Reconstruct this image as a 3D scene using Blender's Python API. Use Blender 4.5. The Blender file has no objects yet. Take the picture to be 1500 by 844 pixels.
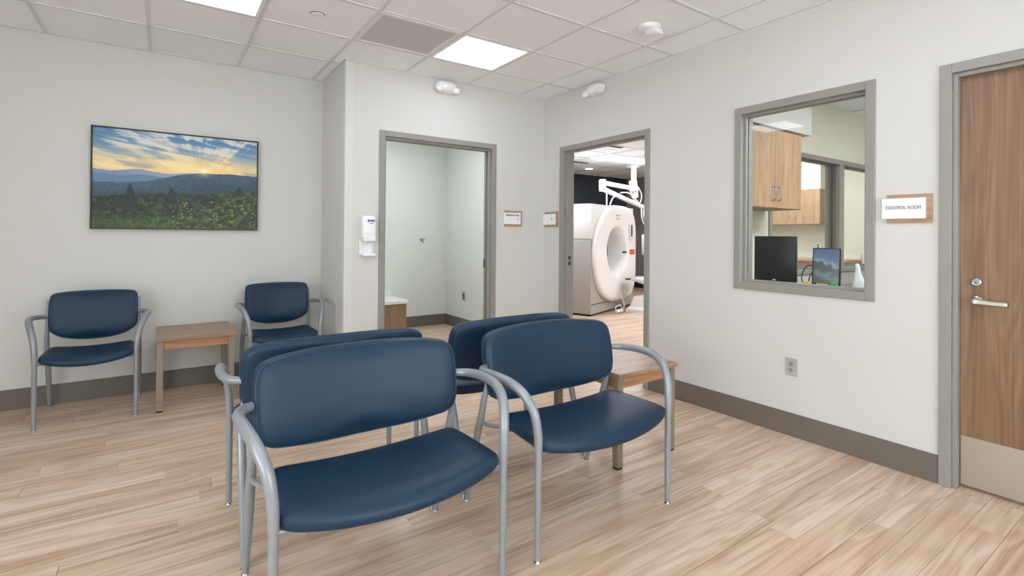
import bpy, bmesh, math, random
import numpy as np
from mathutils import Vector, Matrix

random.seed(7)
S = bpy.context.scene
COL = S.collection

# ------------------------------------------------------------------ camera
F_PX, CY = 737.2757, 340.4556
YAW, PITCH, ROLL = [math.radians(a) for a in (34.668, 0.309, 0.489)]
CAM = Vector((-3.3585, -4.2595, 1.2867))
fw = Vector((math.sin(YAW)*math.cos(PITCH), math.cos(YAW)*math.cos(PITCH), math.sin(PITCH)))
rt = Vector((math.cos(YAW), -math.sin(YAW), 0)); up = rt.cross(fw)
r2 = math.cos(ROLL)*rt + math.sin(ROLL)*up
u2 = -math.sin(ROLL)*rt + math.cos(ROLL)*up
cd = bpy.data.cameras.new('camera'); cam = bpy.data.objects.new('camera', cd); COL.objects.link(cam)
cd.sensor_width = 36; cd.lens = 36*F_PX/1500; cd.shift_y = -(422-CY)/1500; cd.clip_start = 0.05; cd.clip_end = 60
m = Matrix((r2, u2, -fw)).transposed().to_4x4(); m.translation = CAM
cam.matrix_world = m
S.camera = cam

# ------------------------------------------------------------------ world, exposure, light levels
w = bpy.data.worlds.new('world'); S.world = w; w.use_nodes = True
w.node_tree.nodes['Background'].inputs[0].default_value = (0.88, 0.95, 1.0, 1)
w.node_tree.nodes['Background'].inputs[1].default_value = 5.2
S.view_settings.view_transform = 'Standard'; S.view_settings.look = 'None'
S.view_settings.gamma = 1; S.view_settings.use_curve_mapping = False
S.view_settings.exposure = 0.72
LIGHT_MAIN = 5.5       # 2x2 ceiling panels of the waiting room
LIGHT_DRESS = 16.0     # panel of the dressing room
LIGHT_IMAGING = 13.0   # panels of the scanner room
LIGHT_CONTROL = 23.0   # panels of the control room
H = 2.743              # ceiling height

# ------------------------------------------------------------------ materials
def lin(c):
    return tuple(((v/255)/12.92 if v/255 <= .04045 else (((v/255)+.055)/1.055)**2.4) for v in c) + (1,)
MAT = {}
def mat(name, rgb, rough=.5, metal=0., bump=0., bscale=200., var=0., vscale=3., spec=.5, coat=0.):
    mt = bpy.data.materials.new(name); mt.use_nodes = True; nt = mt.node_tree; b = nt.nodes['Principled BSDF']
    b.inputs['Base Color'].default_value = lin(rgb); b.inputs['Roughness'].default_value = rough
    b.inputs['Metallic'].default_value = metal; b.inputs['Specular IOR Level'].default_value = spec
    b.inputs['Coat Weight'].default_value = coat
    if bump or var:
        tc = nt.nodes.new('ShaderNodeTexCoord')
        nz = nt.nodes.new('ShaderNodeTexNoise'); nz.inputs['Scale'].default_value = bscale; nz.inputs['Detail'].default_value = 3
        nt.links.new(tc.outputs['Object'], nz.inputs['Vector'])
    if bump:
        bp = nt.nodes.new('ShaderNodeBump'); bp.inputs['Strength'].default_value = bump; bp.inputs['Distance'].default_value = .002
        nt.links.new(nz.outputs['Fac'], bp.inputs['Height']); nt.links.new(bp.outputs['Normal'], b.inputs['Normal'])
    if var:
        n2 = nt.nodes.new('ShaderNodeTexNoise'); n2.inputs['Scale'].default_value = vscale; n2.inputs['Detail'].default_value = 4
        nt.links.new(tc.outputs['Object'], n2.inputs['Vector'])
        mx = nt.nodes.new('ShaderNodeMix'); mx.data_type = 'RGBA'
        c = lin(rgb)
        mx.inputs[6].default_value = tuple(v*(1-var) for v in c[:3])+(1,); mx.inputs[7].default_value = tuple(min(1, v*(1+var)) for v in c[:3])+(1,)
        nt.links.new(n2.outputs['Fac'], mx.inputs[0]); nt.links.new(mx.outputs[2], b.inputs['Base Color'])
    MAT[name] = mt
    return mt
def emis(name, rgb, strength):
    mt = bpy.data.materials.new(name); mt.use_nodes = True; nt = mt.node_tree
    b = nt.nodes['Principled BSDF']; b.inputs['Base Color'].default_value = (0.8, 0.8, 0.8, 1)
    b.inputs['Emission Color'].default_value = lin(rgb); b.inputs['Emission Strength'].default_value = strength
    MAT[name] = mt
    return mt
def wood(name, ca, cb, cc, axis, fine=1., rough=.4, plank=False, rings=60, ringamt=.10):
    """procedural wood: grain runs along `axis` ('X','Y','Z'); plank=True varies tone and pattern by piece"""
    mt = bpy.data.materials.new(name); mt.use_nodes = True; nt = mt.node_tree; b = nt.nodes['Principled BSDF']
    N = nt.nodes.new; L = nt.links.new
    geo = N('ShaderNodeNewGeometry'); oi = N('ShaderNodeObjectInfo'); at = N('ShaderNodeAttribute'); at.attribute_name = 'rnd'
    ad = N('ShaderNodeMath'); ad.operation = 'ADD'; L(oi.outputs['Random'], ad.inputs[0]); L(at.outputs['Fac'], ad.inputs[1])
    fr = N('ShaderNodeMath'); fr.operation = 'FRACT'; L(ad.outputs[0], fr.inputs[0])
    ww = N('ShaderNodeMath'); ww.operation = 'MULTIPLY'; ww.inputs[1].default_value = 60; L(fr.outputs[0], ww.inputs[0])
    def noise(sc, detail, dist, along):
        mp = N('ShaderNodeMapping'); s = [sc*fine]*3; s['XYZ'.index(axis)] = sc*fine*along
        mp.inputs['Scale'].default_value = s; L(geo.outputs['Position'], mp.inputs['Vector'])
        nz = N('ShaderNodeTexNoise'); nz.noise_dimensions = '4D'; nz.inputs['Scale'].default_value = 1
        nz.inputs['Detail'].default_value = detail; nz.inputs['Distortion'].default_value = dist
        L(mp.outputs[0], nz.inputs['Vector']); L(ww.outputs[0], nz.inputs['W'])
        return nz
    n1 = noise(7, 2, .8, .09); n2 = noise(80, 4, .3, .018); n3 = noise(16, 3, .8, .05)
    # cathedral rings out of a stretched noise field
    sn = N('ShaderNodeMath'); sn.operation = 'MULTIPLY'; sn.inputs[1].default_value = rings; L(n1.outputs['Fac'], sn.inputs[0])
    s2 = N('ShaderNodeMath'); s2.operation = 'SINE'; L(sn.outputs[0], s2.inputs[0])
    s3 = N('ShaderNodeMapRange'); s3.inputs['From Min'].default_value = -1; s3.inputs['From Max'].default_value = 1
    s3.inputs['To Min'].default_value = 0; s3.inputs['To Max'].default_value = 1; L(s2.outputs[0], s3.inputs['Value'])
    def mathn(op, a, bb):
        q = N('ShaderNodeMath'); q.operation = op
        for i, v in enumerate((a, bb)):
            if isinstance(v, (int, float)): q.inputs[i].default_value = v
            else: L(v, q.inputs[i])
        return q.outputs[0]
    mix = mathn('ADD', mathn('MULTIPLY', n2.outputs['Fac'], .5), mathn('MULTIPLY', n3.outputs['Fac'], .5))
    mix = mathn('ADD', mathn('MULTIPLY', mix, 1-ringamt), mathn('MULTIPLY', s3.outputs[0], ringamt))
    if plank:
        mix = mathn('ADD', mix, mathn('MULTIPLY', mathn('SUBTRACT', fr.outputs[0], .5), .14))
    rp = N('ShaderNodeValToRGB'); e = rp.color_ramp.elements
    e[0].position = .30; e[0].color = lin(ca); e[1].position = .70; e[1].color = lin(cc)
    e.new(.5).color = lin(cb); L(mix, rp.inputs['Fac'])
    L(rp.outputs['Color'], b.inputs['Base Color'])
    b.inputs['Roughness'].default_value = rough
    bp = N('ShaderNodeBump'); bp.inputs['Strength'].default_value = .12; bp.inputs['Distance'].default_value = .001
    L(n2.outputs['Fac'], bp.inputs['Height']); L(bp.outputs['Normal'], b.inputs['Normal'])
    MAT[name] = mt
    return mt
def glass(name, tint=(.96, .98, .97)):
    mt = bpy.data.materials.new(name); mt.use_nodes = True; nt = mt.node_tree; nt.nodes.remove(nt.nodes['Principled BSDF'])
    N = nt.nodes.new; L = nt.links.new
    t = N('ShaderNodeBsdfTransparent'); t.inputs[0].default_value = tint+(1,)
    g = N('ShaderNodeBsdfGlossy'); g.inputs['Roughness'].default_value = 0
    f = N('ShaderNodeFresnel'); f.inputs['IOR'].default_value = 1.5
    ge = N('ShaderNodeNewGeometry'); iv = N('ShaderNodeMath'); iv.operation = 'SUBTRACT'; iv.inputs[0].default_value = 1; L(ge.outputs['Backfacing'], iv.inputs[1])
    ml = N('ShaderNodeMath'); ml.operation = 'MULTIPLY'; L(f.outputs[0], ml.inputs[0]); L(iv.outputs[0], ml.inputs[1])   # no inner reflection on the way out of the thin pane
    mx = N('ShaderNodeMixShader'); L(ml.outputs[0], mx.inputs[0]); L(t.outputs[0], mx.inputs[1]); L(g.outputs[0], mx.inputs[2])
    L(mx.outputs[0], nt.nodes['Material Output'].inputs['Surface'])
    MAT[name] = mt
    return mt

mat('paint', (211, 208, 204), .75, bump=.06, bscale=350)
mat('paint_dressing', (220, 222, 215), .7, bump=.05, bscale=350)
mat('paint_cream', (226, 223, 208), .7)
mat('paint_blue', (54, 62, 75), .7)
mat('paint_grey', (146, 142, 137), .7)
mat('corner_guard', (214, 213, 210), .5)
mat('trim', (148, 144, 139), .38)
mat('trim_dark', (112, 108, 103), .45)
mat('base', (110, 101, 93), .5)
mat('tile', (244, 245, 247), .9, bump=.25, bscale=420, var=.02, vscale=300)
mat('tbar', (218, 218, 218), .5)
mat('white', (238, 238, 238), .4)
mat('white_gloss', (240, 240, 240), .22)
mat('scanner_white', (246, 246, 247), .35)
mat('scanner_grey', (176, 174, 171), .45)
mat('bore_grey', (140, 137, 128), .4)
mat('black', (22, 22, 23), .35)
mat('black_matte', (26, 26, 28), .6)
mat('chrome', (190, 192, 195), .2, metal=1)
mat('steel', (190, 186, 178), .32, metal=1, bump=.05, bscale=90)
mat('kick', (186, 176, 164), .38, metal=.75, var=.06, vscale=6)
mat('frame_paint', (146, 150, 154), .34, metal=.25, var=.03, vscale=40)
mat('leg_taupe', (140, 127, 115), .42, metal=.2)
mat('vinyl', (25, 49, 72), .40, bump=.10, bscale=500, var=.05, vscale=8, spec=.30)
mat('vinyl_piping', (34, 58, 82), .4)
mat('plate_white', (238, 238, 238), .4)
mat('plate_grey', (176, 173, 169), .35)
mat('ink', (40, 44, 48), .6)
mat('ink_grey', (120, 120, 122), .6)
mat('purple', (84, 74, 170), .5)
mat('label_red', (222, 96, 70), .5)
mat('label_pink', (226, 186, 180), .5)
mat('yellow', (226, 178, 60), .5)
mat('green', (40, 168, 70), .5)
mat('outlet_grey', (158, 153, 147), .4)
mat('counter_grey', (126, 124, 121), .45)
mat('quartz', (232, 231, 228), .35)
mat('vent_frame', (228, 226, 222), .5)
mat('dark', (20, 20, 20), .8)
emis('panel_main', (231, 240, 255), LIGHT_MAIN)
emis('panel_dressing', (240, 250, 255), LIGHT_DRESS)
emis('panel_imaging', (246, 250, 255), LIGHT_IMAGING)
emis('panel_control', (246, 250, 255), LIGHT_CONTROL)
glass('glass')
wood('plank', (174, 142, 117), (207, 178, 154), (226, 204, 186), 'X', 1., .38, plank=True, rings=46, ringamt=.14)
wood('door_wood', (108, 79, 57), (131, 99, 73), (154, 121, 93), 'Z', 1.1, .42)
wood('table_wood', (124, 94, 76), (154, 122, 101), (180, 150, 128), 'X', 1.3, .36)
wood('apron_wood', (136, 94, 66), (164, 118, 86), (186, 142, 110), 'X', 1.3, .4)
wood('cabinet_wood', (160, 122, 90), (188, 149, 114), (208, 172, 138), 'Z', 1.2, .45)
wood('bench_wood', (118, 88, 64), (148, 116, 90), (170, 138, 110), 'Z', 1.2, .45)
wood('sign_wood', (148, 114, 88), (172, 138, 112), (192, 160, 134), 'Y', 2, .45)

def perforated():
    mt = mat('perforated', (150, 148, 145), .6); nt = mt.node_tree; b = nt.nodes['Principled BSDF']
    N = nt.nodes.new; L = nt.links.new
    g = N('ShaderNodeNewGeometry'); v = N('ShaderNodeTexVoronoi'); v.inputs['Scale'].default_value = 140; v.inputs['Randomness'].default_value = 0
    L(g.outputs['Position'], v.inputs['Vector'])
    r = N('ShaderNodeValToRGB'); r.color_ramp.elements[0].position = .3; r.color_ramp.elements[0].color = lin((116, 115, 114))
    r.color_ramp.elements[1].position = .42; r.color_ramp.elements[1].color = lin((208, 207, 206))
    L(v.outputs['Distance'], r.inputs['Fac']); L(r.outputs['Color'], b.inputs['Base Color'])
perforated()

# ------------------------------------------------------------------ mesh helpers
WL = {}
def cr(pts, n=6, closed=False):
    """Catmull-Rom through pts"""
    P = [np.array(q, float) for q in pts]; out = []
    N = len(P); rng = range(N if closed else N-1)
    for i in rng:
        if closed: a, b, c, d = P[i-1], P[i], P[(i+1) % N], P[(i+2) % N]
        else: b, c = P[i], P[i+1]; a = P[i-1] if i else 2*b-c; d = P[i+2] if i+2 < N else 2*c-b
        for k in range(n):
            t = k/n
            out.append(.5*((2*b)+(c-a)*t+(2*a-5*b+4*c-d)*t*t+(3*b-a-3*c+d)*t**3))
    if not closed: out.append(P[-1])
    return out
class G:
    def __init__(s): s.v = []; s.f = []; s.sm = []
    def add(s, vs, fs, smooth=False):
        o = len(s.v); s.v += [tuple(map(float, q)) for q in vs]; s.f += [tuple(o+i for i in f) for f in fs]; s.sm += [smooth]*len(fs)
        return s
    def box(s, x0, x1, y0, y1, z0, z1, bev=0., seg=1):
        if bev <= 0:
            vs = [(x, y, z) for z in (z0, z1) for y in (y0, y1) for x in (x0, x1)]
            return s.add(vs, [(0, 2, 3, 1), (4, 5, 7, 6), (0, 1, 5, 4), (2, 6, 7, 3), (0, 4, 6, 2), (1, 3, 7, 5)])
        bm = bmesh.new(); bmesh.ops.create_cube(bm, size=1)
        for q in bm.verts: q.co = Vector(((x0+x1)/2+q.co.x*(x1-x0), (y0+y1)/2+q.co.y*(y1-y0), (z0+z1)/2+q.co.z*(z1-z0)))
        bmesh.ops.bevel(bm, geom=bm.edges[:], offset=bev, segments=seg, profile=.5, affect='EDGES')
        s.bm(bm, seg > 1); return s
    def bm(s, bm, smooth=False, M=None):
        bm.verts.index_update()
        s.add([(M @ q.co if M else q.co) for q in bm.verts], [[q.index for q in f.verts] for f in bm.faces], smooth); bm.free(); return s
    def tube(s, pts, r, n=12, cap=True, flat=1.):
        P = [np.array(q, float) for q in pts]; R = r if hasattr(r, '__len__') else [r]*len(P)
        T = [P[min(i+1, len(P)-1)]-P[max(i-1, 0)] for i in range(len(P))]; T = [t/np.linalg.norm(t) for t in T]
        a = np.array((0, 0, 1.)) if abs(T[0][2]) < .9 else np.array((1., 0, 0)); A = np.cross(T[0], a); A /= np.linalg.norm(A)
        vs = []
        for i, q in enumerate(P):
            A = A-T[i]*(A@T[i]); A /= np.linalg.norm(A); Bv = np.cross(T[i], A)
            for k in range(n):
                t = 2*math.pi*k/n; vs.append(q+R[i]*(math.cos(t)*A+math.sin(t)*Bv*flat))
        fs = [(i*n+k, i*n+(k+1) % n, (i+1)*n+(k+1) % n, (i+1)*n+k) for i in range(len(P)-1) for k in range(n)]
        s.add(vs, fs, True)
        if cap: s.add(vs[:n], [tuple(reversed(range(n)))]); s.add(vs[-n:], [tuple(range(n))])
        return s
    def lathe(s, prof, c, axis='Z', n=24, sc=(1, 1), smooth=True):
        """prof: (radius, height along axis)"""
        vs = []
        for r, h in prof:
            for k in range(n):
                t = 2*math.pi*k/n; a, b = r*math.cos(t)*sc[0], r*math.sin(t)*sc[1]
                vs.append({'Z': (c[0]+a, c[1]+b, c[2]+h), 'Y': (c[0]+a, c[1]+h, c[2]+b), 'X': (c[0]+h, c[1]+a, c[2]+b)}[axis])
        m_ = len(prof)
        fs = [(i*n+k, i*n+(k+1) % n, (i+1)*n+(k+1) % n, (i+1)*n+k) for i in range(m_-1) for k in range(n)]
        s.add(vs, fs, smooth); s.add(vs[:n], [tuple(range(n))]); s.add(vs[-n:], [tuple(range(n))]); return s
    def rings(s, loops, smooth=True, capa=True, capb=True):
        """stack of equal-length closed loops"""
        n = len(loops[0]); vs = [q for l in loops for q in l]
        fs = [(i*n+k, i*n+(k+1) % n, (i+1)*n+(k+1) % n, (i+1)*n+k) for i in range(len(loops)-1) for k in range(n)]
        if capa: fs.append(tuple(reversed(range(n))))
        if capb: o = (len(loops)-1)*n; fs.append(tuple(o+k for k in range(n)))
        return s.add(vs, fs, smooth)
    def prism(s, poly, axis, a, b):
        """polygon in the two other axes (cyclic order) extruded along axis from a to b"""
        def pt(q, h): return {'X': (h, q[0], q[1]), 'Y': (q[0], h, q[1]), 'Z': (q[0], q[1], h)}[axis]
        n = len(poly); vs = [pt(q, a) for q in poly]+[pt(q, b) for q in poly]
        return s.add(vs, [tuple(range(n)), tuple(n+k for k in reversed(range(n)))]+[(k, n+k, n+(k+1) % n, (k+1) % n) for k in range(n)])
    def mesh(s, name, off=(0, 0, 0)):
        me = bpy.data.meshes.new(name)
        me.from_pydata([(q[0]-off[0], q[1]-off[1], q[2]-off[2]) for q in s.v], [], s.f)
        me.polygons.foreach_set('use_smooth', s.sm)
        bm = bmesh.new(); bm.from_mesh(me); bmesh.ops.recalc_face_normals(bm, faces=bm.faces); bm.to_mesh(me); bm.free()
        return me
    def build(s, name, material, parent=None, origin=None):
        """meshes are given in world coordinates; with a parent they are stored relative to its origin"""
        off = WL[parent] if parent is not None else (origin or (0, 0, 0))
        me = s.mesh(name, off)
        me.materials.append(MAT[material])
        o = bpy.data.objects.new(name, me); COL.objects.link(o)
        if parent is not None: o.parent = parent
        else: o.location = off
        WL[o] = off
        return o
def empty(name, loc=(0, 0, 0)):
    o = bpy.data.objects.new(name, None); o.location = loc; o.empty_display_size = .1; COL.objects.link(o); WL[o] = tuple(loc)
    return o
def tag(o, label, cat, group=None):
    o['label'] = label; o['category'] = cat
    if group: o['group'] = group
    return o
def struct(o, label=None):
    o['kind'] = 'structure'
    if label: o['label'] = label
    return o
def copy_tree(o, parent=None):
    c = o.copy(); COL.objects.link(c); c.parent = parent
    WL[c] = WL[o]
    for ch in list(o.children): copy_tree(ch, c)
    return c
def lettering(txt, size, M, material, parent, name='lettering', spacing=1., depth=.0006, bold=0., width=None):
    cu = bpy.data.curves.new(name, 'FONT'); cu.body = txt; cu.size = size; cu.extrude = depth; cu.align_x = 'CENTER'; cu.align_y = 'CENTER'
    cu.space_character = spacing; cu.offset = bold
    t = bpy.data.objects.new(name, cu); COL.objects.link(t); bpy.context.view_layer.update()
    me = bpy.data.meshes.new_from_object(t.evaluated_get(bpy.context.evaluated_depsgraph_get()))
    bpy.data.objects.remove(t)
    if width:
        xs_ = [v.co.x for v in me.vertices]; me.transform(Matrix.Diagonal((width/(max(xs_)-min(xs_)), 1, 1, 1)))
    me.transform(M)
    off = WL[parent]; me.transform(Matrix.Translation((-off[0], -off[1], -off[2])))
    me.materials.clear(); me.materials.append(MAT[material])
    o = bpy.data.objects.new(name, me); COL.objects.link(o); o.parent = parent; WL[o] = off
    return o
def face_minus_x(x, y, z): return Matrix(((0, 0, -1, x), (-1, 0, 0, y), (0, 1, 0, z), (0, 0, 0, 1)))
def face_minus_y(x, y, z): return Matrix(((1, 0, 0, x), (0, 0, -1, y), (0, 1, 0, z), (0, 0, 0, 1)))

# ------------------------------------------------------------------ walls
T = .13                      # wall thickness
XJ, YA = -2.117, .75         # the jog in the far wall
XW, YS = -6.6, -7.4          # far left and near limits of the waiting room
XI, YI = 6.4, 4.69           # imaging room limits
TOP = H+.02
# openings: (y0, y1, z0, z1) in the right wall
D2 = (-1.438, -.2725, 0, 2.1945); WI = (-3.071, -2.2047, .9217, 2.2012); D3 = (-4.40, -3.3609, 0, 2.1945)
D1 = (-1.8223, -.6163, 0, 2.1945)
FACE = .05
def wall_with_holes(name, axis, at, thick, a0, a1, holes, material, inset=.02):
    """wall in plane axis = at, running from a0 to a1, cut by holes (each a little smaller than its frame)"""
    hs = [(h[0]+inset, h[1]-inset, h[2]+(inset if h[2] > 0 else 0), h[3]-inset) for h in holes]
    cuts = sorted({a0, a1, *[h[0] for h in hs], *[h[1] for h in hs]})
    g = G()
    for i in range(len(cuts)-1):
        lo, hi = cuts[i], cuts[i+1]; hh = [h for h in hs if h[0] <= lo+1e-6 and h[1] >= hi-1e-6]
        spans = [(0, TOP)] if not hh else ([(0, hh[0][2])] if hh[0][2] > 0 else [])+[(hh[0][3], TOP)]
        for z0, z1 in spans:
            if axis == 'X': g.box(at, at+thick, lo, hi, z0, z1)
            else: g.box(lo, hi, at, at+thick, z0, z1)
    return struct(g.build(name, material))
wall_right = wall_with_holes('wall_right', 'X', 0, T, YS, YI, [D2, WI, D3], 'paint')
wall_back = wall_with_holes('wall_back', 'Y', 0, T, XJ, 0, [D1], 'paint')
struct(G().box(XJ, XJ+T, T, 2.39, 0, TOP).build('wall_jog', 'paint'))
struct(G().box(XW, XJ, YA, YA+T, 0, TOP).build('wall_left', 'paint'))
W3 = (-6.4, -2.6, .5, 2.45); W4 = (-3.6, -.6, .5, 2.45)     # unseen windows, added so sky light brightens the ceiling
wall_with_holes('wall_far_left', 'X', XW-T, T, YS, YA, [W3], 'paint')
wall_with_holes('wall_front', 'Y', YS-T, T, XW-T, T, [W4], 'paint')
struct(G().box(XJ+T, 0, 2.258, 2.258+T, 0, TOP).build('wall_dressing_back', 'paint_dressing'))
# inner skins of the dressing room keep its own paint
struct(G().box(-.006, 0, T, 2.258, 0, TOP).build('wall_dressing_right', 'paint_dressing'))
# imaging room and control room
struct(G().box(T, XI, YI, YI+T, 0, TOP).build('wall_imaging_back', 'paint_blue'))
struct(G().box(XI, XI+T, 2.3, YI+T, 0, TOP).build('wall_imaging_right', 'paint_grey'))
struct(G().box(XI, XI+T, -1.7, 2.3, 0, TOP).build('wall_imaging_side', 'paint_cream'))
W2 = (1.385, 4.0, .905, 2.16)
wall_with_holes('wall_control_left', 'Y', -1.7, T, T, XI, [W2], 'paint_cream')
struct(G().box(4.6, 4.6+T, -5.2, -1.7, 0, TOP).build('wall_control_back', 'paint_cream'))
struct(G().box(T, 4.6+T, -5.2-T, -5.2, 0, TOP).build('wall_control_right', 'paint_cream'))

# corner guard on the jog
gd = empty('corner_guard', (XJ, 0, 0)); tag(gd, 'pale full-height corner guard on the wall corner beside the hand sanitiser', 'corner guard')
G().box(XJ-.003, XJ+.062, -.003, 0, .15, H-.004).build('guard_front', 'corner_guard', gd)
G().box(XJ-.003, XJ, 0, .062, .15, H-.004).build('guard_side', 'corner_guard', gd)

# baseboards (cove base, 150 mm)
HB, TB = .150, .008
def baseb(name, *boxes, mt='base'):
    g = G()
    for b in boxes: g.box(*b, 0.0, HB, .002)
    return struct(g.build(name, mt))
baseb('baseboard_right', (-TB, 0, D3[1], D2[0]), (-TB, 0, D2[1], 0), (-TB, 0, YS, D3[0]))
baseb('baseboard_back', (XJ-TB, D1[0], -TB, 0), (D1[1], -TB, -TB, 0))
baseb('baseboard_jog', (XJ-TB, XJ, 0, YA))
baseb('baseboard_left', (XW, XJ-TB, YA-TB, YA))
baseb('baseboard_front', (XW, 0, YS, YS+TB)); baseb('baseboard_far_left', (XW, XW+TB, YS+TB, YA-TB))
baseb('baseboard_dressing', (XJ+T, -.006, 2.258-TB, 2.258), (-.006-TB, -.006, T, 2.258-TB))
baseb('baseboard_imaging', (T, XI, YI-TB, YI), (XI-TB, XI, 2.3, YI-TB), mt='black_matte')

# ------------------------------------------------------------------ floors, laid as planks
PW, PL, GAP = .1255, 1.22, .0007
def plank_field(floor, regions, joined=False):
    """planks along X; every region (x0,x1,y0,y1) clips the same staggered layout"""
    cache = {}; big = G(); tones = []
    for (x0, x1, y0, y1) in regions:
        j0 = math.floor((y0+20)/PW); j1 = math.ceil((y1+20)/PW)
        for j in range(j0, j1):
            ya, yb = max(y0, j*PW-20), min(y1, (j+1)*PW-20)
            if yb-ya < .01: continue
            off = (random.Random(j*13+5).random())*PL
            i0 = math.floor((x0-off+20)/PL)
            while i0*PL+off-20 < x1:
                xa, xb = max(x0, i0*PL+off-20), min(x1, (i0+1)*PL+off-20); i0 += 1
                if xb-xa < .02: continue
                lx, ly = round(xb-xa-2*GAP, 3), round(yb-ya-2*GAP, 3)
                if joined:
                    n0 = len(big.f); big.box(xa+GAP, xb-GAP, ya+GAP, yb-GAP, -.004, 0); tones += [random.random()]*(len(big.f)-n0); continue
                me = cache.get((lx, ly))
                if me is None:
                    g = G(); c = .0006
                    lo = [(0, 0, -.004), (lx, 0, -.004), (lx, ly, -.004), (0, ly, -.004)]
                    mi = [(q[0], q[1], -c) for q in lo]; hi = [(c, c, 0), (lx-c, c, 0), (lx-c, ly-c, 0), (c, ly-c, 0)]
                    g.rings([lo, mi, hi], smooth=False); me = g.mesh('plank'); me.materials.append(MAT['plank']); cache[(lx, ly)] = me
                o = bpy.data.objects.new('plank', me); COL.objects.link(o); o.parent = floor
                o.location = (xa+GAP-WL[floor][0], ya+GAP-WL[floor][1], 0)
    if joined and big.f:
        o = big.build('plank_field', 'plank', floor); o['kind'] = 'stuff'
        a = o.data.attributes.new('rnd', 'FLOAT', 'FACE'); a.data.foreach_set('value', tones[:len(o.data.polygons)])
fl = struct(G().box(XW-T, T, YS-T, 2.4, -.06, -.004).build('floor', 'trim_dark'))
plank_field(fl, [(-4.75, 0, -4.0, 0), (-4.75, XJ, 0, YA)])
plank_field(fl, [(XW, -4.75, YS, YA), (-4.75, 0, YS, -4.0), (XJ+T, 0, T, 2.258), (D1[0], D1[1], 0, T), (0, T, D3[0], D3[1])], joined=True)
fi = struct(G().box(T, XI+T, -1.7, YI+T, -.06, -.004).build('floor_imaging_room', 'trim_dark'))
plank_field(fi, [(T, 4.6, -.9, 3.0)])
plank_field(fi, [(T, XI, 3.0, YI), (4.6, XI, -.9, 3.0), (T, XI, -1.57, -.9), (0, T, D2[0], D2[1])], joined=True)
struct(G().box(T, 4.8, -5.4, -1.7, -.06, 0).build('floor_control_room', 'counter_grey'))

# ------------------------------------------------------------------ ceiling: slab, T-bars, tiles
GX = lambda k: -.337-.625*k
GY = lambda j: .13-.599*j
ce = struct(G().box(XW-T, T, YS-T, YA+T, H+.03, H+.08).build('ceiling', 'tile'))
AREAS = [(XW, 0, YS, 0), (XW, XJ, 0, YA)]
BW = .012
for k in range(-1, 11):
    for (x0, x1, y0, y1) in AREAS:
        if x0 < GX(k) < x1: G().box(GX(k)-BW, GX(k)+BW, y0, y1, H, H+.02).build('grid_bar', 'tbar', ce)
for j in range(-1, 13):
    for (x0, x1, y0, y1) in AREAS:
        if y0 < GY(j) < y1: G().box(x0, x1, GY(j)-BW, GY(j)+BW, H+.0006, H+.02).build('grid_bar', 'tbar', ce)
# wall angle around the edge
WA = .016
G().box(-WA, 0, YS, 0, H-.001, H+.02).box(XJ, -WA, -WA, 0, H-.001, H+.02).box(XJ-WA, XJ, -WA, YA, H-.001, H+.02).box(XW, XJ-WA, YA-WA, YA, H-.001, H+.02).build('wall_angle', 'tbar', ce)
LIGHT_CELLS = [(1, 1), (4, 1), (1, 5), (4, 5), (7, 5), (1, 9), (4, 9), (7, 9)]
VENT_CELL = (2, 1)
tc_cache = {}
for k in range(-1, 11):
    for j in range(-2, 13):
        if (k, j) in LIGHT_CELLS or (k, j) == VENT_CELL: continue
        for (x0, x1, y0, y1) in AREAS:
            xa, xb = max(x0, GX(k+1)+BW*.6), min(x1, GX(k)-BW*.6); ya, yb = max(y0, GY(j+1)+BW*.6), min(y1, GY(j)-BW*.6)
            if xb-xa < .01 or yb-ya < .01: continue
            key = (round(xb-xa, 3), round(yb-ya, 3)); me = tc_cache.get(key)
            if me is None:
                me = G().box(0, key[0], 0, key[1], 0, .015).mesh('ceiling_tile'); me.materials.append(MAT['tile']); tc_cache[key] = me
            o = bpy.data.objects.new('ceiling_tile', me); COL.objects.link(o); o.parent = ce; o.location = (xa, ya, H+.006)

def light_panel(x0, x1, y0, y1, label, mt='panel_main', group=None):
    t = empty('ceiling_light', ((x0+x1)/2, (y0+y1)/2, H)); tag(t, label, 'ceiling light', group)
    g = G(); f = .022
    for b in ((x0, x1, y0, y0+f), (x0, x1, y1-f, y1), (x0, x0+f, y0+f, y1-f), (x1-f, x1, y0+f, y1-f)): g.box(*b, H-.002, H+.028)
    g.build('light_frame', 'white', t)
    G().box(x0+f, x1-f, y0+f, y1-f, H+.004, H+.02).build('diffuser', mt, t)
    return t
for k, j in LIGHT_CELLS:
    lab = {(1, 1): 'lit square ceiling light panel beside the grey perforated vent', (4, 1): 'lit square ceiling light panel nearest the landscape picture, cut by the top edge'}.get((k, j))
    light_panel(GX(k+1)+BW, GX(k)-BW, GY(j+1)+BW, GY(j)-BW, lab or 'lit square ceiling light panel behind the viewpoint', group='waiting room ceiling light panels')

# return vent
vx0, vx1, vy0, vy1 = GX(3)+BW, GX(2)-BW, GY(2)+BW, GY(1)-BW
vt = empty('ceiling_vent', ((vx0+vx1)/2, (vy0+vy1)/2, H)); tag(vt, 'grey perforated return air vent in a white frame beside the lit ceiling panel', 'vent')
g = G(); f = .028
for b in ((vx0, vx1, vy0, vy0+f), (vx0, vx1, vy1-f, vy1), (vx0, vx0+f, vy0+f, vy1-f), (vx1-f, vx1, vy0+f, vy1-f)): g.box(*b, H-.003, H+.02, .002)
g.build('vent_frame', 'vent_frame', vt)
G().box(vx0+f, vx1-f, vy0+f, vy1-f, H+.002, H+.01).build('perforated_face', 'perforated', vt)

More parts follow.
